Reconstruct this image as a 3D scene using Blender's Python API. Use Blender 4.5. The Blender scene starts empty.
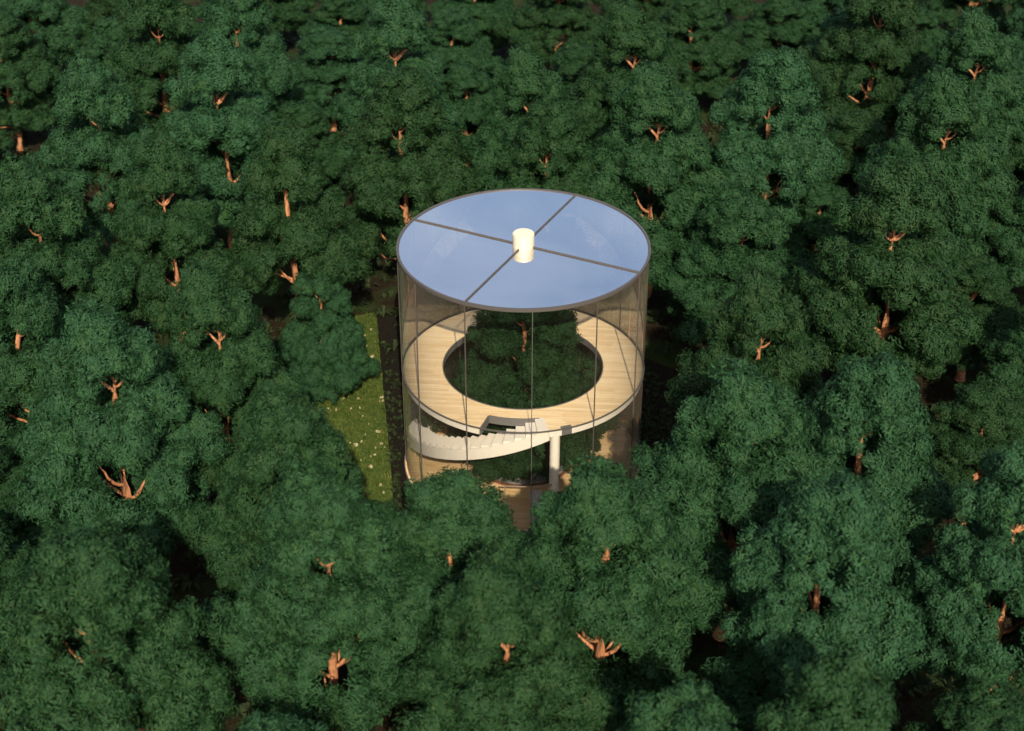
import bpy, bmesh, math, random
import numpy as np
from mathutils import Vector
R = math.radians
PI = math.pi

# ------------------------------------------------------------------ camera, sky, sun, exposure
sc = bpy.context.scene
COL = sc.collection
cam = bpy.data.objects.new('camera', bpy.data.cameras.new('camera'))
COL.objects.link(cam)
cam.location = (0, -56, 40.6)
YAW = -11 / 1600 / 0.85
cam.rotation_euler = (R(90 - 32.55), 0, -YAW)
cam.data.sensor_width = 36
cam.data.lens = 36 * 1600 / 1024
cam.data.clip_end = 2000
cam.data.dof.use_dof = True
cam.data.dof.focus_distance = 65
cam.data.dof.aperture_fstop = 0.3
sc.camera = cam

SUN_EL, SUN_AZ = R(37.5), R(6.0)          # the sun stands behind the viewer, six degrees to the right
w = bpy.data.worlds.new('World')
sc.world = w
w.use_nodes = True
nt = w.node_tree
sky = nt.nodes.new('ShaderNodeTexSky')
sky.sky_type = 'NISHITA'
sky.sun_disc = False
sky.sun_elevation = SUN_EL
sky.sun_rotation = PI - SUN_AZ
sky.dust_density = 4.0
sky.ozone_density = 0.4
sky.air_density = 0.9
bg = nt.nodes['Background']
# thin high cloud added to the unseen sky to pale and vary the roof reflection
tcw = nt.nodes.new('ShaderNodeTexCoord')
mpw = nt.nodes.new('ShaderNodeMapping'); mpw.inputs['Scale'].default_value = (2.0, 2.0, 5.0)
nt.links.new(tcw.outputs['Generated'], mpw.inputs[0])
cn = nt.nodes.new('ShaderNodeTexNoise'); cn.inputs['Scale'].default_value = 2.6; cn.inputs['Detail'].default_value = 5; cn.inputs['Distortion'].default_value = 0.6
nt.links.new(mpw.outputs[0], cn.inputs['Vector'])
cr = nt.nodes.new('ShaderNodeMapRange'); cr.inputs[1].default_value = 0.38; cr.inputs[2].default_value = 0.75; cr.inputs[3].default_value = 0.0; cr.inputs[4].default_value = 0.55
nt.links.new(cn.outputs[0], cr.inputs[0])
cm = nt.nodes.new('ShaderNodeMix'); cm.data_type = 'RGBA'
cm.inputs['B'].default_value = (3.6, 4.0, 4.7, 1)
nt.links.new(cr.outputs[0], cm.inputs['Factor'])
nt.links.new(sky.outputs[0], cm.inputs['A'])
nt.links.new([o for o in cm.outputs if o.type == 'RGBA'][0], bg.inputs[0])
bg.inputs[1].default_value = 0.125

sun = bpy.data.objects.new('sun', bpy.data.lights.new('sun', 'SUN'))
COL.objects.link(sun)
sun.data.energy = 5.0
sun.data.angle = R(0.5)
sun.data.color = (1.0, 0.85, 0.65)
sd = Vector((math.sin(SUN_AZ) * math.cos(SUN_EL), -math.cos(SUN_AZ) * math.cos(SUN_EL), math.sin(SUN_EL)))
sun.rotation_euler = sd.to_track_quat('Z', 'Y').to_euler()
sun.location = sd * 120

sc.view_settings.view_transform = 'Standard'
sc.view_settings.look = 'None'
sc.view_settings.exposure = 0.82
sc.view_settings.gamma = 1
sc.render.engine = 'CYCLES'
sc.cycles.use_denoising = True
sc.cycles.max_bounces = 8
sc.cycles.transparent_max_bounces = 24
sc.cycles.caustics_reflective = False
sc.cycles.caustics_refractive = False


# ------------------------------------------------------------------ helpers
def tag(o, label=None, cat=None, group=None, kind=None):
    if label: o['label'] = label
    if cat: o['category'] = cat
    if group: o['group'] = group
    if kind: o['kind'] = kind
    return o


def empty(name, loc=(0, 0, 0), rz=0.0):
    o = bpy.data.objects.new(name, None)
    o.empty_display_size = 0.3
    COL.objects.link(o)
    o.location = loc
    o.rotation_euler = (0, 0, rz)
    return o


class MB:
    """collects vertices and faces, builds one mesh object"""

    def __init__(s):
        s.v, s.f, s.sm = [], [], []

    def add(s, vs, fs, smooth=False):
        b = len(s.v)
        s.v += [tuple(p) for p in vs]
        s.f += [tuple(b + i for i in q) for q in fs]
        s.sm += [smooth] * len(fs)

    def box(s, c, size, rz=0.0, tilt=None):
        hx, hy, hz = size[0] / 2, size[1] / 2, size[2] / 2
        ca, sa = math.cos(rz), math.sin(rz)
        vs = []
        for z in (-hz, hz):
            for x, y in ((-hx, -hy), (hx, -hy), (hx, hy), (-hx, hy)):
                vs.append((c[0] + x * ca - y * sa, c[1] + x * sa + y * ca, c[2] + z))
        s.add(vs, [(3, 2, 1, 0), (4, 5, 6, 7), (0, 1, 5, 4), (1, 2, 6, 5), (2, 3, 7, 6), (3, 0, 4, 7)])

    def tube(s, pts, rad, n=8, cap=True):
        pts = [Vector(p) for p in pts]
        rings = []
        for i, p in enumerate(pts):
            d = (pts[min(i + 1, len(pts) - 1)] - pts[max(i - 1, 0)]).normalized()
            a = d.cross(Vector((0, 0, 1)))
            if a.length < 1e-3: a = d.cross(Vector((1, 0, 0)))
            a.normalize()
            b = d.cross(a)
            r = rad[i] if hasattr(rad, '__len__') else rad
            rings.append([p + a * (r * math.cos(2 * PI * k / n)) + b * (r * math.sin(2 * PI * k / n)) for k in range(n)])
        vs = [q for rg in rings for q in rg]
        fs = []
        for i in range(len(pts) - 1):
            for k in range(n):
                k2 = (k + 1) % n
                fs.append((i * n + k, (i + 1) * n + k, (i + 1) * n + k2, i * n + k2))
        s.add(vs, fs, True)
        if cap:
            m = (len(pts) - 1) * n
            s.add([vs[k] for k in range(n)], [tuple(range(n))])
            s.add([vs[m + k] for k in range(n)], [tuple(reversed(range(n)))])

    def arc(s, r0, r1, z0, z1, a0, a1, n, smooth=True):
        """a curved bar: ring sector r0..r1, z0..z1 between the angles a0 and a1 (degrees)"""
        full = abs(a1 - a0) >= 359.99
        cols = n if full else n + 1
        P = []
        for i in range(cols):
            t = R(a0 + (a1 - a0) * i / n)
            c, q = math.cos(t), math.sin(t)
            P.append(((r0 * c, r0 * q), (r1 * c, r1 * q)))
        for side in range(4):
            vs, fs = [], []
            for (i0, o1) in P:
                e = [((i0, z1), (o1, z1)), ((o1, z1), (o1, z0)), ((o1, z0), (i0, z0)), ((i0, z0), (i0, z1))][side]
                vs += [(e[0][0][0], e[0][0][1], e[0][1]), (e[1][0][0], e[1][0][1], e[1][1])]
            for i in range(n):
                j = (i + 1) % cols
                fs.append((2 * i, 2 * i + 1, 2 * j + 1, 2 * j))
            s.add(vs, fs, smooth and side in (1, 3))
        if not full:
            for k, (i0, o1) in ((0, P[0]), (1, P[-1])):
                q = [(*i0, z0), (*o1, z0), (*o1, z1), (*i0, z1)]
                s.add(q, [(0, 1, 2, 3) if k == 0 else (3, 2, 1, 0)])

    def build(s, name, mat, parent=None, loc=None):
        me = bpy.data.meshes.new(name)
        me.from_pydata(s.v, [], s.f)
        me.materials.append(mat)
        me.polygons.foreach_set('use_smooth', s.sm)
        me.update()
        o = bpy.data.objects.new(name, me)
        COL.objects.link(o)
        if parent: o.parent = parent
        if loc: o.location = loc
        return o


# ------------------------------------------------------------------ materials
def mat(name):
    m = bpy.data.materials.new(name)
    m.use_nodes = True
    t = m.node_tree
    return m, t, t.nodes['Principled BSDF']


def nd(t, kind, **kw):
    n = t.nodes.new(kind)
    for k, v in kw.items(): setattr(n, k, v)
    return n


def ramp(t, fac, stops):
    r = nd(t, 'ShaderNodeValToRGB')
    el = r.color_ramp.elements
    while len(el) < len(stops): el.new(0.5)
    for e, (p, c) in zip(el, stops):
        e.position = p
        e.color = (*c, 1)
    t.links.new(fac, r.inputs[0])
    return r.outputs[0]


def noise(t, scale, detail=4, vec=None, rough=0.55):
    n = nd(t, 'ShaderNodeTexNoise')
    n.inputs['Scale'].default_value = scale
    n.inputs['Detail'].default_value = detail
    n.inputs['Roughness'].default_value = rough
    if vec is not None: t.links.new(vec, n.inputs['Vector'])
    return n.outputs[0]


def mixc(t, a, b, fac, mode='MIX'):
    m = nd(t, 'ShaderNodeMix', data_type='RGBA', blend_type=mode)
    for sock, v in ((m.inputs['A'], a), (m.inputs['B'], b), (m.inputs['Factor'], fac)):
        if isinstance(v, (int, float)): (sock.__setattr__('default_value', v))
        elif isinstance(v, tuple): sock.default_value = (*v, 1)
        else: t.links.new(v, sock)
    return [o for o in m.outputs if o.type == 'RGBA'][0]


def coord(t, which='Object', scale=None, rot=None):
    tc = nd(t, 'ShaderNodeTexCoord')
    o = tc.outputs[which]
    if scale or rot:
        mp = nd(t, 'ShaderNodeMapping')
        if scale: mp.inputs['Scale'].default_value = scale
        if rot: mp.inputs['Rotation'].default_value = rot
        t.links.new(o, mp.inputs[0])
        o = mp.outputs[0]
    return o


def m_foliage():
    m, t, b = mat('pine_foliage')
    oi = nd(t, 'ShaderNodeObjectInfo')
    v = coord(t)
    big = noise(t, 0.9, 3, v)
    fine = noise(t, 9, 2, v)
    base = ramp(t, big, [(0.25, (0.0074, 0.0290, 0.0106)), (0.55, (0.0110, 0.0385, 0.0134)), (0.8, (0.0180, 0.045, 0.013))])
    c2 = mixc(t, base, (0.026, 0.054, 0.016), ramp(t, fine, [(0.52, (0, 0, 0)), (0.75, (0.7, 0.7, 0.7))]))
    hs = nd(t, 'ShaderNodeHueSaturation')
    mr = nd(t, 'ShaderNodeMapRange')
    mr.inputs[3].default_value = 0.75
    mr.inputs[4].default_value = 1.2
    t.links.new(oi.outputs['Random'], mr.inputs[0])
    t.links.new(mr.outputs[0], hs.inputs['Value'])
    mr2 = nd(t, 'ShaderNodeMapRange')
    mr2.inputs[3].default_value = 0.485
    mr2.inputs[4].default_value = 0.52
    t.links.new(oi.outputs['Random'], mr2.inputs[0])
    t.links.new(mr2.outputs[0], hs.inputs['Hue'])
    t.links.new(c2, hs.inputs['Color'])
    t.links.new(hs.outputs[0], b.inputs['Base Color'])
    b.inputs['Roughness'].default_value = 0.62
    bp = nd(t, 'ShaderNodeBump'); bp.inputs['Distance'].default_value = 0.05; bp.inputs['Strength'].default_value = 0.8
    t.links.new(noise(t, 22, 2, v), bp.inputs['Height']); t.links.new(bp.outputs[0], b.inputs['Normal'])
    b.inputs['Specular IOR Level'].default_value = 0.12
    return m


def m_bark():
    m, t, b = mat('orange_bark')
    v = coord(t, scale=(1, 1, 0.3))
    n = noise(t, 9, 5, v)
    c = ramp(t, n, [(0.3, (0.11, 0.045, 0.020)), (0.5, (0.26, 0.112, 0.048)), (0.72, (0.38, 0.185, 0.085))])
    t.links.new(c, b.inputs['Base Color'])
    b.inputs['Roughness'].default_value = 0.85
    bp = nd(t, 'ShaderNodeBump')
    bp.inputs['Distance'].default_value = 0.03
    t.links.new(n, bp.inputs['Height'])
    t.links.new(bp.outputs[0], b.inputs['Normal'])
    return m


def m_ground():
    m, t, b = mat('forest_floor')
    v = coord(t)
    a = noise(t, 0.5, 5, v)
    f = noise(t, 6, 6, v, 0.7)
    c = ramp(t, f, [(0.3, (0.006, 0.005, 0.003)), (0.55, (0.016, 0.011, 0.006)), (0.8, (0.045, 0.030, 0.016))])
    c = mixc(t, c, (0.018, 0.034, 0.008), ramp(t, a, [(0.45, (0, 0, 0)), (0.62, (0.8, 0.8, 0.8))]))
    t.links.new(c, b.inputs['Base Color'])
    b.inputs['Roughness'].default_value = 0.95
    b.inputs['Specular IOR Level'].default_value = 0.08
    bp = nd(t, 'ShaderNodeBump')
    bp.inputs['Distance'].default_value = 0.15
    t.links.new(f, bp.inputs['Height'])
    t.links.new(bp.outputs[0], b.inputs['Normal'])
    return m


def m_noise(name, stops, scale, rough=0.9, bump=0.02, vscale=None):
    m, t, b = mat(name)
    v = coord(t, scale=vscale)
    f = noise(t, scale, 5, v, 0.65)
    t.links.new(ramp(t, f, stops), b.inputs['Base Color'])
    b.inputs['Roughness'].default_value = rough
    b.inputs['Specular IOR Level'].default_value = 0.1
    if bump:
        bp = nd(t, 'ShaderNodeBump')
        bp.inputs['Distance'].default_value = bump
        t.links.new(f, bp.inputs['Height'])
        t.links.new(bp.outputs[0], b.inputs['Normal'])
    return m


def m_wood(name, dark, mid, light, rz=0.0, plank=0.16):
    """long boards with grain; every board its own tone"""
    m, t, b = mat(name)
    v = coord(t, rot=(0, 0, rz))
    sx = nd(t, 'ShaderNodeSeparateXYZ')
    t.links.new(v, sx.inputs[0])
    row = nd(t, 'ShaderNodeMath', operation='DIVIDE')
    t.links.new(sx.outputs[1], row.inputs[0]); row.inputs[1].default_value = plank
    fl = nd(t, 'ShaderNodeMath', operation='FLOOR')
    t.links.new(row.outputs[0], fl.inputs[0])
    wn0 = nd(t, 'ShaderNodeTexWhiteNoise', noise_dimensions='1D')
    t.links.new(fl.outputs[0], wn0.inputs['W'])
    off = nd(t, 'ShaderNodeMath', operation='MULTIPLY_ADD')
    t.links.new(wn0.outputs[0], off.inputs[0]); off.inputs[1].default_value = 7.0
    t.links.new(sx.outputs[0], off.inputs[2])
    lx = nd(t, 'ShaderNodeMath', operation='DIVIDE'); t.links.new(off.outputs[0], lx.inputs[0]); lx.inputs[1].default_value = 2.1
    lf = nd(t, 'ShaderNodeMath', operation='FLOOR'); t.links.new(lx.outputs[0], lf.inputs[0])
    cx = nd(t, 'ShaderNodeCombineXYZ'); t.links.new(fl.outputs[0], cx.inputs[0]); t.links.new(lf.outputs[0], cx.inputs[1])
    wn = nd(t, 'ShaderNodeTexWhiteNoise', noise_dimensions='2D'); t.links.new(cx.outputs[0], wn.inputs['Vector'])
    mp = nd(t, 'ShaderNodeMapping'); mp.inputs['Scale'].default_value = (0.55, 9, 1); t.links.new(v, mp.inputs[0])
    g = noise(t, 2.2, 5, mp.outputs[0], 0.6)
    add = nd(t, 'ShaderNodeMath', operation='MULTIPLY_ADD'); t.links.new(wn.outputs[0], add.inputs[0]); add.inputs[1].default_value = 0.34; 
    sub = nd(t, 'ShaderNodeMath', operation='SUBTRACT'); t.links.new(g, sub.inputs[0]); sub.inputs[1].default_value = 0.17
    t.links.new(sub.outputs[0], add.inputs[2])
    c = ramp(t, add.outputs[0], [(0.25, dark), (0.5, mid), (0.75, light)])
    fr = nd(t, 'ShaderNodeMath', operation='FRACT'); t.links.new(row.outputs[0], fr.inputs[0])
    jt = nd(t, 'ShaderNodeMath', operation='LESS_THAN'); t.links.new(fr.outputs[0], jt.inputs[0]); jt.inputs[1].default_value = 0.06
    c = mixc(t, c, tuple(x * 0.72 for x in dark), jt.outputs[0])
    t.links.new(c, b.inputs['Base Color'])
    b.inputs['Roughness'].default_value = 0.5
    return m


def m_plain(name, c, rough=0.5, metal=0.0):
    m, t, b = mat(name)
    n = noise(t, 3, 4, coord(t))
    t.links.new(mixc(t, tuple(x * 0.9 for x in c), c, n), b.inputs['Base Color'])
    b.inputs['Roughness'].default_value = rough
    b.inputs['Metallic'].default_value = metal
    return m


def m_glass(name, base, edge, tint, power=4.0, film=0.0):
    """thin coated pane: see-through, and a mirror that grows towards grazing angles"""
    m = bpy.data.materials.new(name)
    m.use_nodes = True
    t = m.node_tree
    t.nodes.remove(t.nodes['Principled BSDF'])
    out = t.nodes['Material Output']
    lw = nd(t, 'ShaderNodeLayerWeight'); lw.inputs[0].default_value = 0.5
    pw = nd(t, 'ShaderNodeMath', operation='POWER'); t.links.new(lw.outputs['Facing'], pw.inputs[0]); pw.inputs[1].default_value = power
    ma = nd(t, 'ShaderNodeMath', operation='MULTIPLY_ADD', use_clamp=True); t.links.new(pw.outputs[0], ma.inputs[0])
    ma.inputs[1].default_value = edge; ma.inputs[2].default_value = base
    tr = nd(t, 'ShaderNodeBsdfTransparent'); tr.inputs[0].default_value = (*tint, 1)
    gl = nd(t, 'ShaderNodeBsdfGlossy'); gl.inputs['Roughness'].default_value = 0.0; gl.inputs[0].default_value = (0.99, 0.99, 1, 1)
    mx = nd(t, 'ShaderNodeMixShader')
    t.links.new(ma.outputs[0], mx.inputs[0]); t.links.new(tr.outputs[0], mx.inputs[1]); t.links.new(gl.outputs[0], mx.inputs[2])
    last = mx.outputs[0]
    if film:          # the bronze coating scatters a little where the pane is seen at a slant
        df = nd(t, 'ShaderNodeBsdfDiffuse'); df.inputs[0].default_value = (0.40, 0.33, 0.24, 1)
        p2 = nd(t, 'ShaderNodeMath', operation='POWER'); t.links.new(lw.outputs['Facing'], p2.inputs[0]); p2.inputs[1].default_value = 2.2
        f2 = nd(t, 'ShaderNodeMath', operation='MULTIPLY', use_clamp=True); t.links.new(p2.outputs[0], f2.inputs[0]); f2.inputs[1].default_value = film
        m2 = nd(t, 'ShaderNodeMixShader')
        t.links.new(f2.outputs[0], m2.inputs[0]); t.links.new(last, m2.inputs[1]); t.links.new(df.outputs[0], m2.inputs[2])
        last = m2.outputs[0]
    t.links.new(last, out.inputs[0])
    return m


FOLIAGE, BARK = m_foliage(), m_bark()
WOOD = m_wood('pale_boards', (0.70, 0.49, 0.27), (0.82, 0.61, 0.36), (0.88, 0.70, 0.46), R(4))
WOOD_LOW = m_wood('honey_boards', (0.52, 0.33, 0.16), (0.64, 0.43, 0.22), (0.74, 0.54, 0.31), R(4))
WHITE = m_plain('white_paint', (0.78, 0.72, 0.64), 0.5)
CREAM = m_plain('cream_paint', (0.50, 0.465, 0.37), 0.5)
METAL = m_plain('taupe_metal', (0.058, 0.052, 0.048), 0.5, 0.1)
FRAME = m_plain('bronze_frame', (0.15, 0.125, 0.085), 0.5, 0.1)
GREY = m_plain('grey_cladding', (0.13, 0.125, 0.125), 0.6)
PALE = m_plain('pale_grey_panel', (0.42, 0.42, 0.46), 0.4)
GLASS = m_glass('wall_glass', 0.19, 0.68, (0.93, 0.95, 0.94), 2.2, 0.20)
ROOFGLASS = m_glass('roof_glass', 0.71, 0.3, (0.88, 0.90, 0.92), 3)
GRAVELM = m_noise('grey_gravel', [(0.3, (0.10, 0.10, 0.11)), (0.5, (0.26, 0.25, 0.26)), (0.75, (0.5, 0.49, 0.48))], 14, 0.9, 0.05)
BROWN = m_plain('brown_edging', (0.16, 0.06, 0.035), 0.6)
SHADEM = m_noise('painted_shade', [(0.3, (0.003, 0.003, 0.002)), (0.55, (0.007, 0.006, 0.004)), (0.85, (0.03, 0.024, 0.012))], 9, 0.95, 0.08)  # near-black tone stands in for the house's cast shadow on the ground
LAWNM = m_noise('lawn', [(0.3, (0.016, 0.030, 0.007)), (0.5, (0.032, 0.052, 0.010)), (0.75, (0.062, 0.076, 0.019))], 3.5, 0.9, 0.05)
GRASSM = m_noise('grass_blades', [(0.3, (0.022, 0.040, 0.007)), (0.5, (0.042, 0.062, 0.011)), (0.75, (0.085, 0.092, 0.024))], 2.0, 0.8, 0)
STONEM = m_noise('pale_stone', [(0.3, (0.13, 0.12, 0.07)), (0.6, (0.25, 0.22, 0.14))], 6, 0.9, 0.02)
FERNM = m_noise('fern_green', [(0.3, (0.006, 0.012, 0.004)), (0.6, (0.016, 0.025, 0.008))], 3, 0.7, 0)  # fern green, darkened so its tufts deepen the painted shade by the house
# ------------------------------------------------------------------ ground, lawn, painted house shade
def sheet(name, pts, z, m, label, kind='structure'):
    b = MB()
    b.add([(x, y, z) for x, y in pts], [tuple(range(len(pts)))])
    o = b.build(name, m)
    return tag(o, label, kind=kind)


def ground():
    n = 120
    xs = np.linspace(-110, 110, n)
    ys = np.linspace(-70, 150, n)
    rnd = np.random.RandomState(3)
    gx, gy = np.meshgrid(xs, ys)
    z = 0.18 * np.sin(gx * 0.23 + 1.1) * np.cos(gy * 0.19) + 0.10 * rnd.rand(n, n)
    d = np.hypot(gx, gy)
    z = (z - 0.1) * np.clip((d - 15) / 6, 0, 1) - 0.02
    b = MB()
    vs = np.stack([gx.ravel(), gy.ravel(), z.ravel()], 1)
    fs = [(j * n + i, j * n + i + 1, (j + 1) * n + i + 1, (j + 1) * n + i) for j in range(n - 1) for i in range(n - 1)]
    b.add(vs.tolist(), fs, True)
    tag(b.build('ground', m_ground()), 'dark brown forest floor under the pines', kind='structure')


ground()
LAWN = [(-12.2, -4.5), (-5.2, -4.5), (-5.62, -0.75), (-6.05, 2.6), (-6.98, 9.8), (-7.3, 12.5), (-8.6, 12.0), (-9.4, 8.5), (-11.0, 6.5), (-12.4, 3.0)]
sheet('lawn', LAWN, 0.0, LAWNM, 'mown green lawn left of the glass house')
sheet('house_shade_sheet', [(-5.2 , -4.5), (-4.6, -8.5), (5.5, -8.2), (8.2, -2), (7.5, 7), (3, 10.5), (-4, 11.5), (-7.3, 12.5), (-6.98, 9.8), (-6.05, 2.6), (-5.62, -0.75)], 0.008, SHADEM,  # house shadow painted as a dark sheet, its straight edge along the lawn
      'dark ground sheet round the glass house with its shade painted in')


def inside(x, y, poly):
    c = False
    for i in range(len(poly)):
        (x0, y0), (x1, y1) = poly[i - 1], poly[i]
        if (y0 > y) != (y1 > y) and x < (x1 - x0) * (y - y0) / (y1 - y0) + x0: c = not c
    return c


def grass():
    rng = random.Random(2)
    b = MB()
    k = 0
    while k < 11000:
        x, y = rng.uniform(-12.4, -5), rng.uniform(-4.5, 12.5)
        if not inside(x, y, LAWN): continue
        k += 1
        h, a, l = rng.uniform(0.06, 0.2), rng.uniform(0, 6.28), rng.uniform(-0.08, 0.08)
        wx, wy = 0.022 * math.cos(a), 0.022 * math.sin(a)
        b.add([(x - wx, y - wy, 0), (x + wx, y + wy, 0), (x + l, y + rng.uniform(-.08, .08), h)], [(0, 1, 2)])
    tag(b.build('grass', GRASSM), 'short grass growing over the lawn', kind='stuff')
    # pale scraps of stone and bleached leaf litter
    b = MB()
    k = 0
    while k < 140:
        x, y = rng.uniform(-12.4, -5), rng.uniform(-4.5, 12.5)
        if not inside(x, y, LAWN): continue
        k += 1
        r = rng.choice([0.04, 0.05, 0.06, 0.08, 0.08, 0.14])
        n = 7
        e, a0 = rng.uniform(0.35, 0.9), rng.uniform(0, 6.28)
        ring = []
        for i in range(n):
            t = 2 * PI * i / n
            q = r * rng.uniform(0.65, 1.15)
            px, py = q * math.cos(t), q * e * math.sin(t)
            ring.append((x + px * math.cos(a0) - py * math.sin(a0), y + px * math.sin(a0) + py * math.cos(a0)))
        hh = r * rng.uniform(0.25, 0.5) + 0.05
        cx, cy = x, y
        vs = [(p, q, -0.01) for p, q in ring] + [(cx + (p - cx) * .7, cy + (q - cy) * .7, hh * rng.uniform(.8, 1)) for p, q in ring] + [(cx, cy, hh * 1.1)]
        fs = [(i, (i + 1) % n, n + (i + 1) % n, n + i) for i in range(n)] + [(n + i, n + (i + 1) % n, 2 * n) for i in range(n)]
        b.add(vs, fs)
    tag(b.build('pebbles', STONEM), 'pale stones and bleached litter scattered over the lawn', kind='stuff')


grass()



def undergrowth():
    rng = random.Random(12)
    b = MB()
    k = 0
    while k < 5200:
        x, y = rng.uniform(-34, 34), rng.uniform(-32, 52)
        if math.hypot(x, y) < 9.5 or inside(x, y, LAWN): continue
        k += 1
        s = rng.uniform(0.25, 0.8)
        for j in range(7):
            a = rng.uniform(0, 6.28); l = s * rng.uniform(.6, 1.1)
            c, q = math.cos(a), math.sin(a)
            wv = 0.13 * s
            b.add([(x, y, -0.05), (x + .5 * l * c - wv * q, y + .5 * l * q + wv * c, .55 * s), (x + l * c, y + l * q, .35 * s), (x + .5 * l * c + wv * q, y + .5 * l * q - wv * c, .55 * s)], [(0, 3, 2, 1)])
    while k < 7300:                    # low dark tufts added to deepen the painted shade round the house
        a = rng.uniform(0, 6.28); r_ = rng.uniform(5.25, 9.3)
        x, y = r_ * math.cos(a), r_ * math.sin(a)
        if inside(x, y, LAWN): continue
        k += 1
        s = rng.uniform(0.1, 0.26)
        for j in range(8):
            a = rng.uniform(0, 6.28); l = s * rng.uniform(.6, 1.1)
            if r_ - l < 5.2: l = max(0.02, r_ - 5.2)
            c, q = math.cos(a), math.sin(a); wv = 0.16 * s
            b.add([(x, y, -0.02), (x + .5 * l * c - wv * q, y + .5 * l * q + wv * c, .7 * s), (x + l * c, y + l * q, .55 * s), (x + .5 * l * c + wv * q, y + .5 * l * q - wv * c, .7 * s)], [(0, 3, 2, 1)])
    tag(b.build('undergrowth', FERNM), 'low ferny undergrowth on the dark forest floor and tufts darkening the painted shade', kind='stuff')


undergrowth()
# ------------------------------------------------------------------ the glass house
RG, ZR, ZD = 5.0, 10.5, 4.9           # glass radius, roof height, deck height
house = tag(empty('glass_house'), 'round two-storey glass house with mirror-like blue roof and pale timber floors', 'house')

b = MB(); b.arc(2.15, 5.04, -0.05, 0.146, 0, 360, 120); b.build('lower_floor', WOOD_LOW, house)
b = MB(); b.arc(5.045, 5.08, -0.05, 0.16, 0, 360, 120); b.build('base_rim', GREY, house)
b = MB(); b.arc(2.06, 2.145, -0.05, 0.24, 0, 360, 90); b.build('planter_edging', BROWN, house)
gv = MB()
nr, na = 26, 90
rg = random.Random(8)
vs = []
for i in range(nr):
    for k in range(na):
        r = 0.3 + (2.055 - 0.3) * i / (nr - 1)
        t = 2 * PI * k / na
        vs.append((r * math.cos(t), r * math.sin(t), 0.10 + rg.uniform(0, 0.07) + 0.18 * max(0, 1 - r / 1.6)))
gv.add(vs, [(i * na + k, (i + 1) * na + k, (i + 1) * na + (k + 1) % na, i * na + (k + 1) % na) for i in range(nr - 1) for k in range(na)])
gv.build('planter_gravel', GRAVELM, house)

# upper deck: a ring with a stair opening cut from its outer edge
N0, N1 = -110.0, -78.0
b = MB()
b.arc(3.34, 4.93, ZD - 0.24, ZD, N1, N0 + 360, 150)
b.arc(3.34, 3.96, ZD - 0.24, ZD, N0, N1, 20)
deck = b.build('upper_deck', WOOD, house)
b = MB(); b.arc(4.932, 4.965, ZD - 0.27, ZD - 0.02, N1 + .05, N0 + 360 - .05, 150); b.build('deck_fascia', WHITE, deck)
b = MB(); b.arc(3.30, 3.338, ZD - 0.27, ZD + 0.02, 0, 360, 120); b.build('inner_trim', GREY, deck)
b = MB(); b.arc(3.962, 4.0, ZD - 0.34, ZD + 0.012, N0 + .5, N1 - 2.5, 20)
for a in (N0 + 0.3,):
    t = R(a)
    b.box((4.48 * math.cos(t), 4.48 * math.sin(t), ZD - 0.164), (0.92, 0.045, 0.352), t)
b.build('stair_opening_trim', GREY, deck)
t = R(-69.6)
b = MB(); b.box((4.88 * math.cos(t), 4.88 * math.sin(t), ZD - 0.11), (0.17, 0.42, 0.32), t); b.build('edge_bracket', GREY, deck)

# glass wall: twelve curved panes between twelve slim posts
A0 = 4.0
for k in range(12):
    c = A0 + 30 * k - 90
    b = MB()
    vs, fs = [], []
    m_ = 20
    for i in range(m_ + 1):
        a = R(c + 0.25 + 29.5 * i / m_)
        vs += [(RG * math.cos(a), RG * math.sin(a), 0.15), (RG * math.cos(a), RG * math.sin(a), ZR - 0.12)]
    fs = [(2 * i, 2 * i + 2, 2 * i + 3, 2 * i + 1) for i in range(m_)]
    b.add(vs, fs, True)
    b.build('wall_glass', GLASS, house)
for k in range(12):
    a = R(A0 + 30 * k - 90)
    b = MB(); b.box((RG * math.cos(a), RG * math.sin(a), (0.2 + ZR - 0.1) / 2), (0.045, 0.03, ZR - 0.3), a)
    b.build('mullion', METAL, house)
b = MB(); b.arc(4.975, 5.03, ZD + 0.03, ZD + 0.075, 0, 360, 120); b.build('glass_joint', METAL, house)

# roof
rv = MB()
vs = [(r * math.cos(2 * PI * k / 120), r * math.sin(2 * PI * k / 120), ZR) for r in (0.40, 4.93) for k in range(120)]
rv.add(vs, [(k, 120 + k, 120 + (k + 1) % 120, (k + 1) % 120) for k in range(120)])
rf = rv.build('roof', ROOFGLASS, house)
b = MB(); b.arc(4.94, 5.04, ZR - 0.10, ZR + 0.03, 0, 360, 140); b.build('roof_rim', METAL, rf)
for k in range(4):
    a = R(64 + 90 * k)
    b = MB(); b.box((2.67 * math.cos(a), 2.67 * math.sin(a), ZR + 0.027), (4.5, 0.042, 0.05), a)
    b.build('roof_beam', METAL, rf)
b = MB()
b.arc(0.0001, 0.43, ZR - 0.3, ZR + 0.52, 0, 360, 48)
b.arc(0.0001, 0.40, ZR + 0.52, ZR + 0.56, 0, 360, 48)
b.build('roof_hub', CREAM, rf)

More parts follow.
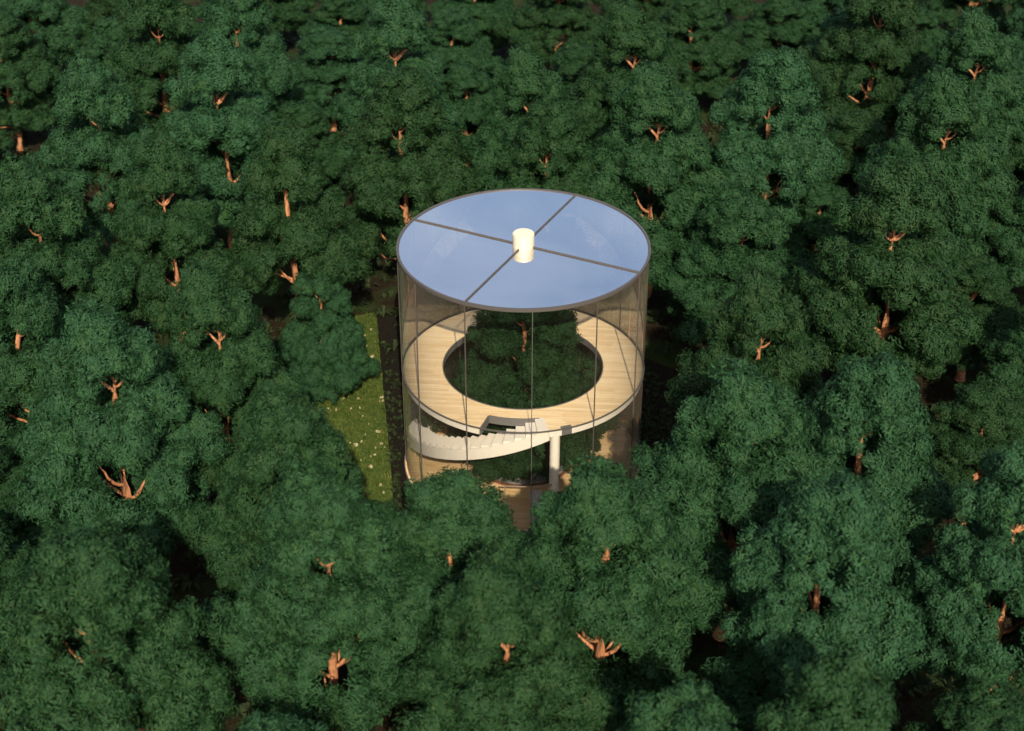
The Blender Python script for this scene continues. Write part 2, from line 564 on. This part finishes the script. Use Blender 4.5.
# spiral stair along the glass, white, running down to the left
stair = MB()
TH0, TH1, NS = -77.5, -226.0, 28
RI, RO = 4.0, 4.88
def zt(th): return ZD - (ZD - 0.15) * (TH0 - th) / (TH0 - TH1)
seg = 140
P = []
for i in range(seg + 1):
    th = TH0 + (TH1 - TH0) * i / seg
    a = R(th); z1 = zt(th) - 0.12; z0 = max(0.15, zt(th) - 0.48)
    z1 = max(z1, z0 + 0.02)
    P.append((a, z0, z1))
for side in range(4):
    vs = []
    for a, z0, z1 in P:
        c, s_ = math.cos(a), math.sin(a)
        e = [((RI, z1), (RO, z1)), ((RO, z1), (RO, z0)), ((RO, z0), (RI, z0)), ((RI, z0), (RI, z1))][side]
        vs += [(e[0][0] * c, e[0][0] * s_, e[0][1]), (e[1][0] * c, e[1][0] * s_, e[1][1])]
    stair.add(vs, [(2 * i, 2 * i + 2, 2 * i + 3, 2 * i + 1) for i in range(seg)], True)
a, z0, z1 = P[0]
stair.add([(r * math.cos(a), r * math.sin(a), z) for r, z in ((RI, z0), (RO, z0), (RO, z1), (RI, z1))], [(0, 1, 2, 3)])
for r_in, r_out in ((RO - 0.05, RO + 0.004),):
    for side in range(4):
        vs = []
        for a, z0, z1 in P:
            zc = min(z1 + 0.17, ZD + 0.02)
            c, s_ = math.cos(a), math.sin(a)
            e = [((r_in, zc), (r_out, zc)), ((r_out, zc), (r_out, z1 - 0.2)), ((r_out, z1 - 0.2), (r_in, z1 - 0.2)), ((r_in, z1 - 0.2), (r_in, zc))][side]
            vs += [(e[0][0] * c, e[0][0] * s_, e[0][1]), (e[1][0] * c, e[1][0] * s_, e[1][1])]
        stair.add(vs, [(2 * i, 2 * i + 2, 2 * i + 3, 2 * i + 1) for i in range(seg)], True)
st = stair.build('staircase', WHITE, house)
dth = (TH0 - TH1) / NS
for i in range(NS):
    th = TH0 - i * dth
    zz = ZD - 0.002 - (ZD - 0.15) * i / NS
    b = MB(); b.arc(RI - 0.03, RO - 0.055, zz - 0.17, zz, th - dth - 0.4, th, 4)
    b.build('step', WHITE, st)

b = MB(); b.arc(0.0001, 0.2, 0.147, ZD - 0.245, 0, 360, 32)
b.build('column', WHITE, house, (1.27, -4.55, 0))

# entrance under the stair end: frame, transom and two pale leaves
def wall_pt(th, r=RG): return (r * math.cos(R(th)), r * math.sin(R(th)))
ef = MB()
for th in (-98.0,):
    x, y = wall_pt(th); ef.box((x, y, 1.25), (0.045, 0.045, 2.2), R(th))
ef.arc(4.98, 5.02, 2.31, 2.35, -98.0, -76.5, 16)
en = ef.build('entrance', FRAME, house)
for th, rz in ((-85.0, 0), (-82.3, 12)):
    x, y = wall_pt(th, 4.75)
    b = MB(); b.box((x, y, 1.05), (0.2, 0.07, 1.8), R(rz)); b.build('door_leaf', PALE, en)
# ------------------------------------------------------------------ pines
def np_mesh(name, V, F, m, smooth=False):
    """V (n,3), F: list of arrays (k,3) or (k,4)"""
    me = bpy.data.meshes.new(name)
    me.vertices.add(len(V)); me.vertices.foreach_set('co', V.astype(np.float32).ravel())
    tot = sum(f.size for f in F)
    me.loops.add(tot); me.loops.foreach_set('vertex_index', np.concatenate([f.ravel() for f in F]).astype(np.int32))
    cnt = np.concatenate([np.full(len(f), f.shape[1]) for f in F])
    me.polygons.add(len(cnt))
    st = np.concatenate([[0], np.cumsum(cnt)[:-1]])
    me.polygons.foreach_set('loop_start', st.astype(np.int32))
    me.polygons.foreach_set('use_smooth', np.broadcast_to(smooth, len(cnt)).copy())
    me.materials.append(m)
    me.update(calc_edges=True)
    me.validate()
    return me


def fib(n, rng):
    i = np.arange(n) + 0.5
    z = 1 - 2 * i / n
    t = PI * (1 + 5 ** 0.5) * i + rng.rand() * 6.28
    q = np.sqrt(1 - z * z)
    return np.stack([q * np.cos(t), q * np.sin(t), z], 1)


ICO = None
def ico():
    bm = bmesh.new(); bmesh.ops.create_icosphere(bm, subdivisions=1, radius=1)
    V = np.array([v.co[:] for v in bm.verts]); F = np.array([[v.index for v in f.verts] for f in bm.faces]); bm.free()
    return V, F
IV, IF = ico()


def unit(a): return a / np.maximum(np.linalg.norm(a, axis=1, keepdims=True), 1e-6)


def make_tree(seed, low=True, spread=1.0, gap1=0.5, gap2=0.66, floor_tier=False):
    rng = np.random.RandomState(seed)
    lobes = [(0.1 * rng.randn(), 0.1 * rng.randn(), 11.3, 1.1)]

    def tier(n, r0, r1, z0, dz, R0, R1, jit=0.22):
        ph = rng.rand() * 6.28
        for k in range(n):
            a = ph + 2 * PI * k / n + rng.uniform(-jit, jit)
            r = rng.uniform(r0, r1) * spread
            lobes.append((r * math.cos(a), r * math.sin(a), z0 + rng.uniform(-dz, dz), rng.uniform(R0, R1)))
    tier(4, 0.85, 1.2, 10.1, 0.35, 0.75, 1.05)
    tier(5, 1.4, 1.9, 8.1, 0.5, 0.9, 1.25)
    tier(7, 1.9, 2.6, 6.1, 0.65, 0.85, 1.25)
    if low: tier(6, 1.7, 2.6, 4.1, 0.6, 0.8, 1.15)
    if floor_tier: tier(8, 2.3, 2.75, 5.1, 0.3, 0.9, 1.1); tier(10, 2.7, 3.8, 3.0, 0.5, 1.0, 1.3); tier(9, 1.9, 2.9, 1.4, 0.3, 0.9, 1.2); tier(5, 0.9, 1.4, 2.4, 0.3, 0.9, 1.1)
    if floor_tier: lobes.append((-0.5, -2.5, 1.3, 1.1)); lobes.append((0.6, -2.3, 1.5, 1.0))
    L = np.array(lobes)
    # boughs on every lobe, tufts on every bough
    S = []
    for i, (x, y, z, r) in enumerate(L):
        n = int(9 + 7 * r)
        d = unit(fib(n, rng) + 0.25 * rng.randn(n, 3))
        d = d[d[:, 2] > -0.55]
        for q in d:
            if rng.rand() < 0.27: continue
            rr = r * rng.uniform(0.27, 0.5)
            S.append((*(np.array([x, y, z]) + q * np.array([1, 1, 0.85]) * (r * rng.uniform(0.62, 1.0))), rr, i))
        S.append((x, y, z, r * 0.5, i))
    S = np.array(S)
    P, D = [], []
    for j, (x, y, z, r, i) in enumerate(S):
        n = max(8, int(4 * PI * r * r / 0.10))
        d = unit(fib(n, rng) + 0.2 * rng.randn(n, 3))
        d = d[d[:, 2] > -0.6]
        p = np.array([x, y, z]) + d * (r * (1 + 0.13 * rng.randn(len(d))))[:, None] * np.array([1, 1, 0.9])
        keep = rng.rand(len(d)) < 0.84
        q = np.linalg.norm(p[:, None, :] - S[None, :, :3], axis=2) / S[None, :, 3]
        q[:, j] = 9
        keep &= q.min(axis=1) > 0.82
        P.append(p[keep]); D.append(d[keep])
    P = np.concatenate(P); D = np.concatenate(D)
    Pf = np.concatenate([P, D, rng.uniform(0.15, 0.38, (len(P), 1))], 1)
    # openings on one side where the trunk and its forks show
    ray = np.array([0.0, -0.84, 0.54])
    kill = np.zeros(len(Pf), bool)
    for (zc, g) in ((8.95, gap1), (5.0, gap2)):
        rel = Pf[:, :3] - np.array([0.12 * rng.randn(), 0, zc])
        s = rel @ ray
        dist = np.linalg.norm(rel - s[:, None] * ray, axis=1)
        kill |= (dist < g) & (s > -0.5)
    Pf = Pf[~kill]
    # leaves: small blades wrapped round each tuft, plus a tiny dense heart
    NL = 84
    n = len(Pf)
    d = unit(rng.randn(n * NL, 3) + np.repeat(Pf[:, 3:6], NL, 0) * 0.75)
    rad = np.repeat(Pf[:, 6], NL)
    pos = np.repeat(Pf[:, :3], NL, 0) + d * (rad * rng.uniform(0.55, 1.25, n * NL))[:, None]
    nor = unit(0.75 * d + 0.7 * np.repeat(Pf[:, 3:6], NL, 0) + 0.42 * rng.randn(n * NL, 3))
    tx = unit(np.cross(nor, rng.randn(n * NL, 3)))
    ty = np.cross(nor, tx)
    ln = rng.uniform(0.065, 0.14, n * NL)[:, None]
    wd = rng.uniform(0.02, 0.038, n * NL)[:, None]
    V = np.stack([pos - tx * ln, pos - ty * wd, pos + tx * ln, pos + ty * wd], 1).reshape(-1, 3)
    F4 = np.arange(len(V)).reshape(-1, 4)
    hv = (Pf[:, None, :3] + IV[None] * (Pf[:, 6] * 0.42)[:, None, None] * rng.uniform(.75, 1.15, (n, len(IV), 1))).reshape(-1, 3)
    hf = (IF[None] + (np.arange(n) * len(IV))[:, None, None]).reshape(-1, 3) + len(V)
    crown = np_mesh('crown', np.concatenate([V, hv]), [F4, hf], FOLIAGE, np.concatenate([np.zeros(len(F4), bool), np.ones(len(hf), bool)]))

    rng = np.random.RandomState(seed + 500)
    b = MB()
    bend = [(0.12 * rng.randn(), 0.12 * rng.randn()) for _ in range(9)]
    bend[0] = (0, 0)
    zs = [-0.3, 0.4, 1.6, 3.2, 4.8, 6.6, 8.4, 9.6, 11.2]
    rs = [0.36, 0.27, 0.22, 0.20, 0.17, 0.15, 0.125, 0.09, 0.04]
    tp = [(bx, by, z) for (bx, by), z in zip(bend, zs)]
    b.tube(tp, rs, 10)
    def at(z):
        for i in range(len(zs) - 1):
            if zs[i] <= z <= zs[i + 1]:
                k = (z - zs[i]) / (zs[i + 1] - zs[i])
                return [tp[i][c] + (tp[i + 1][c] - tp[i][c]) * k for c in (0, 1)] + [z]
        return list(tp[-1])
    for i, (x, y, z, r) in enumerate(L[1:]):
        if (y < 0 and abs(x) < -y * 2.4) or rng.rand() < 0.4: continue
        z0 = max(2.0, z - 0.55 * math.hypot(x, y) - rng.uniform(0.2, 0.9))
        s = at(z0)
        mid = [s[0] + (x - s[0]) * 0.5 + 0.15 * rng.randn(), s[1] + (y - s[1]) * 0.5 + 0.15 * rng.randn(), z0 + (z - z0) * 0.35 + 0.1 * rng.randn()]
        end = [x * 0.95, y * 0.95, z - 0.1]
        b.tube([s, mid, end], [0.07, 0.055, 0.03], 7)
    # the bare forks that catch the sun in the openings
    for zc, ln, th, n in ((8.8, 1.0, 0.05, 2), (4.6, 1.5, 0.075, 2)):
        side = rng.choice([-1, 1])
        for k in range(n):
            a = -90 + side * (1 - 2 * k) * rng.uniform(50, 85)
            s = at(zc + rng.uniform(-.35, .35) + 0.3 * k)
            q = R(a); l = ln * rng.uniform(.6, 1.15)
            pts = []
            for u in (0, .2, .42, .65, .85, 1.0):
                hx = l * (u ** 0.8) * 0.75
                pts.append([s[0] + hx * math.cos(q) + 0.05 * rng.randn() * u, s[1] + hx * math.sin(q) + 0.05 * rng.randn() * u, s[2] + l * (0.35 * u + 0.75 * u * u)])
            b.tube(pts, [th, th * .95, th * .85, th * .7, th * .5, th * .25], 7)
    me = bpy.data.meshes.new('trunk')
    me.from_pydata(b.v, [], b.f); me.materials.append(BARK); me.polygons.foreach_set('use_smooth', b.sm); me.update()
    return me, crown


KINDS = [make_tree(11), make_tree(23), make_tree(37, True, 1.08), make_tree(41, True, 0.92), make_tree(58, True, 1.0, 0.56, 0.8),
         make_tree(64, False, 0.9, 0.5, 0.9), make_tree(72, True, 1.0, 0.4, 0.36, True)]


def plant_tree(x, y, H, wd, rz, kind, label, group=None, name='pine_tree'):
    root = empty(name, (x, y, 0), rz)
    s = H / 12.5
    for nm, me in (('trunk', KINDS[kind][0]), ('crown', KINDS[kind][1])):
        o = bpy.data.objects.new(nm, me)
        COL.objects.link(o); o.parent = root
        o.scale = (wd, wd, s)
    tag(root, label, 'tree', group)
    return root

TREES = [
    (-6.7, 23.2, 12.5, 0.96, 1, 1, "pine crown with short forked limb at the top edge, behind the roof's left side"),
    (-5.7, 13.6, 12.5, 0.96, 3, 0, 'pine just behind the left rim of the glass roof with upright bare trunk piece'),
    (0.3, 16.4, 12.5, 0.86, -7, 4, 'narrow pine behind the roof hub, one row farther back than the pine touching the rim'),
    (5.6, 22.6, 12.5, 0.96, -9, 4, 'pine far behind the right half of the roof, near the top edge'),
    (6.2, 13.5, 12.8, 1.01, -10, 4, "tall pine close behind the roof's right rim with two orange forked trunk gaps"),
    (1.2, 12.4, 11.5, 0.82, -4, 0, "pine directly behind the roof's far rim, its orange trunk above the hub"),
    (12.1, 16.3, 12.5, 1.01, -3, 0, 'tall dome-topped pine to the upper right of the roof with bare trunk in its middle'),
    (23.1, 21.6, 12.5, 0.96, -12, 4, 'pine in the top right corner with a small orange fork below its dome'),
    (19.6, 12.9, 12.8, 1.01, -7, 4, 'pine at the right edge, standing just behind the biggest crown on the right'),
    (15.3, 2.7, 13.0, 1.10, -13, 1, 'biggest pine right of the glass house, branching bare trunk low in its crown'),
    (8.7, -5.6, 12.8, 0.86, 1, 4, 'pine beside the right glass wall, topmost of the three crowns stepping down the right side'),
    (7.4, -11.6, 12.5, 1.04, 9, 4, "pine in front of the house's right corner with dark hollow below its crown"),
    (11.7, -11.3, 12.6, 0.91, -2, 0, 'pine right of the front corner tree, leaning against a dark gap in the forest'),
    (9.2, -18.3, 12.8, 0.91, 8, 0, 'broad pine at lower right, wide unbroken crown overhanging a shaded hollow'),
    (8.3, -25.1, 12.0, 0.82, -3, 1, 'low pine cut by the bottom edge, before the broad lower right crown'),
    (15.6, -16.1, 12.5, 0.86, -13, 1, 'pine at the lower right edge, cut off by the picture side'),
    (2.6, -16.5, 12.0, 1.05, 2, 4, 'pine right in front of the glass house, covering its lower right wall'),
    (-2.3, -15.3, 10.5, 0.99, 0, 1, 'small round pine in front of the spiral stair, hiding the lower left wall'),
    (-0.5, -21.4, 12.3, 0.91, -6, 4, 'pine at bottom centre in front of the entrance, between the two trees hiding the walls'),
    (-6.0, -17.9, 12.5, 0.91, 11, 2, 'large pine at lower left of the lawn, its crown ending at the grass tip'),
    (-12.4, -21.0, 12.8, 1.04, 3, 0, 'broad pine in the bottom left corner with small bare trunk opening in its middle'),
    (-14.6, -8.7, 13.0, 0.99, 13, 4, 'large pine at left, forked bare limb showing below its wide crown'),
    (-11.5, -4.9, 12.5, 0.82, 2, 4, 'pine left of the lawn with small orange fork, behind the large left crown'),
    (-7.7, -12.7, 11.8, 0.88, 7, 2, "pine at the lawn's lower left edge, tucked behind the big lower left crown"),
    (-10.3, 6.5, 12.8, 0.91, 9, 5, 'pine upper left of the lawn whose long bare orange trunk reaches down to shade'),
    (-15.8, 7.1, 12.0, 0.82, 7, 1, 'slender pine in the upper left with tall bare trunk gap below its crown'),
    (-15.0, 16.9, 12.8, 1.01, 16, 1, 'tall pine in the upper left with two stacked bare openings in its crown'),
    (-20.4, 14.7, 12.5, 0.91, 1, 2, 'round topped pine in the upper left, right of the bare trunk at the edge'),
    (-20.4, 3.5, 12.5, 0.96, 13, 2, 'pine at the left edge with small upturned orange fork, above the edge tree'),
    (-19.8, 26.2, 12.5, 0.96, 15, 2, 'pine at the top edge near the left, spreading its orange fork over the next crown'),
    (-15.5, 26.8, 12.3, 0.86, 11, 0, 'pine at the top edge left of centre with one thin upright trunk piece'),
    (-9.0, 5.2, 7.0, 0.50, -2, 6, "small bushy pine standing on the lawn's upper end beside the tall bare trunk"),
    (19.4, 28.2, 12.5, 0.96, -12, 2, 'pine at the top edge right of centre, behind the dark corridor'),
    (-19.5, -3.3, 11.5, 0.91, 5, 3, 'pine cut by the left edge with two small bare stubs, level with the roof deck'),
    (10.3, 37.2, 7.6, 0.93, -2, 0, 'low pine near the top edge, farther back than the tall dome-topped crown'),
    (3.3, 31.1, 6.9, 0.79, 9, 2, 'low dark pine squeezed between two taller crowns far behind the roof hub'),
    (25.6, 12.0, 9.4, 0.9, -12, 2, 'shaded low pine at the right edge beside the biggest right crown'),
    (21.0, 47.1, 6.9, 0.93, 0, 4, 'distant low pine at the top edge, left of the pine behind the dark corridor'),
    (-25.5, 38.6, 7.6, 0.76, 18, 0, 'distant pine sliver at the top edge, left of the spreading fork'),
    (2.1, 40.5, 8.2, 0.86, 11, 2, 'distant pine at the top edge straight above the roof hub'),
    (7.9, 45.3, 8.2, 0.79, -10, 2, "distant pine sliver at the top edge above the roof's right rim"),
    (-11.6, 41.5, 6.2, 0.87, 1, 3, "distant low pine at the top edge, left of the crown behind the roof's left side"),
    (-11.5, 33.6, 6.9, 0.87, 16, 2, 'low second row pine, left of the crown with short forked limb'),
    (-3.1, 44.4, 6.9, 0.92, -8, 3, 'distant low pine at the top edge, a little left of the roof hub'),
    (30.2, 32.5, 9.4, 0.95, -10, 4, 'pine sliver at the right edge behind the top right corner tree'),
    (-23.6, 31.9, 8.2, 0.83, 1, 0, 'low dark pine behind the round topped pine at upper left'),
    (26.3, 27.7, 8.2, 0.87, -12, 2, 'sliver of pine at the right edge below the top right corner tree'),
    (-31.8, 25.7, 6.2, 0.85, 11, 3, 'low pine sliver at the left edge beside the bare trunk'),
    (-17.1, 45.7, 8.2, 0.91, 5, 2, 'distant pine at the top edge beside the thin upright trunk'),
    (9.8, 8.0, 9.0, 0.88, 7, 2, 'pine in the shade right of the roof rim, below the tall dome-topped crown'),
    (19.5, 34.9, 7.6, 0.86, 2, 2, 'low pine in the dark corridor at the top right'),
    (-18.7, -14.7, 8.2, 0.89, 26, 1, 'pine cut by the left edge behind the broad bottom left crown'),
    (18.0, -4.5, 6.9, 0.80, -13, 1, 'low pine at the right beyond the dark hollow, above the lower right edge tree'),
    (22.3, 0.7, 8.2, 0.81, -19, 4, 'pine cut by the right edge, below the biggest right crown'),
    (14.0, -22.2, 7.6, 0.87, -16, 2, 'pine in the bottom right corner below the lower right edge tree'),
    (-4.3, 36.7, 6.9, 0.85, -8, 3, 'low distant pine near the top edge, between the roof hub and the left rim'),
    (-3.3, 28.3, 6.9, 0.76, 5, 4, 'low pine behind the roof, one step nearer than the low pine at the top edge'),
    (-18.1, 37.4, 8.2, 0.91, 10, 1, 'sliver of distant pine at the top edge above the tall upper left pine'),
    (24.4, 40.1, 6.2, 0.76, 0, 4, 'distant low pine near the top edge, left of the top right corner tree'),
    (-9.2, 48.3, 8.2, 0.87, 4, 4, 'sliver of pine peeking at the top edge over the crown with short forked limb'),
    (28.4, 22.0, 9.2, 0.85, -17, 4, 'pine sliver at the right edge, level with the second right edge crown'),
    (16.2, 41.7, 6.2, 0.83, 9, 4, 'distant low pine at the top edge above the tall dome-topped crown'),
    (20.4, 6.8, 6.2, 0.79, -15, 3, "low shaded pine near the right edge, in front of the biggest right crown's shoulder"),
    (-6.7, -24.2, 8.2, 0.88, 8, 2, 'pine top at the bottom edge in front of the large lower left crown'),
    (17.1, 20.0, 7.6, 0.83, -4, 1, 'low pine at the near end of the dark corridor, left of the right edge pines'),
    (4.4, -25.2, 10.6, 0.92, 4, 3, 'low pine crown at the bottom edge in the dark gap right of centre'),
    (-11.8, 21.5, 7.4, 0.78, 8, 0, "low pine between the tall upper left pine and the crown behind the roof's left rim"),
    (-30.2, 37.5, 10.8, 0.95, 12, 2, 'pine in the extreme top left corner of the forest'),
    (14.6, 15.0, 6.4, 0.76, -8, 4, 'low pine in the gap left of the biggest right crown'),
    (-30.0, 30.8, 9.0, 0.88, 14, 0, 'pine at the left edge just below the top left corner tree, bare trunk underneath'),
    (26.5, 54.7, 8.2, 0.85, -14, 1, 'distant pine at the top edge, right of the pine behind the dark corridor'),
    (29.7, 46.8, 9.4, 0.85, 6, 0, 'distant pine at the top edge directly behind the top right corner tree'),
    (32.5, 40.0, 8.6, 0.91, -15, 0, 'distant pine in the extreme top right corner'),
    (-20.8, -8.8, 7.0, 0.95, 16, 1, 'low pine cut by the left edge, beside the large left crown'),
    (13.1, 50.5, 9.0, 0.95, -2, 0, "distant pine at the top edge, right of the sliver above the roof's right rim"),
]
for (x, y, H, wd, rz, k, label) in TREES:
    plant_tree(x, y, H, wd, R(rz), k, label, 'pines of the surrounding forest')
plant_tree(0.0, 0.25, 9.3, 0.83, R(3), 6, 'pine growing inside the round glass house, up through the ring deck')
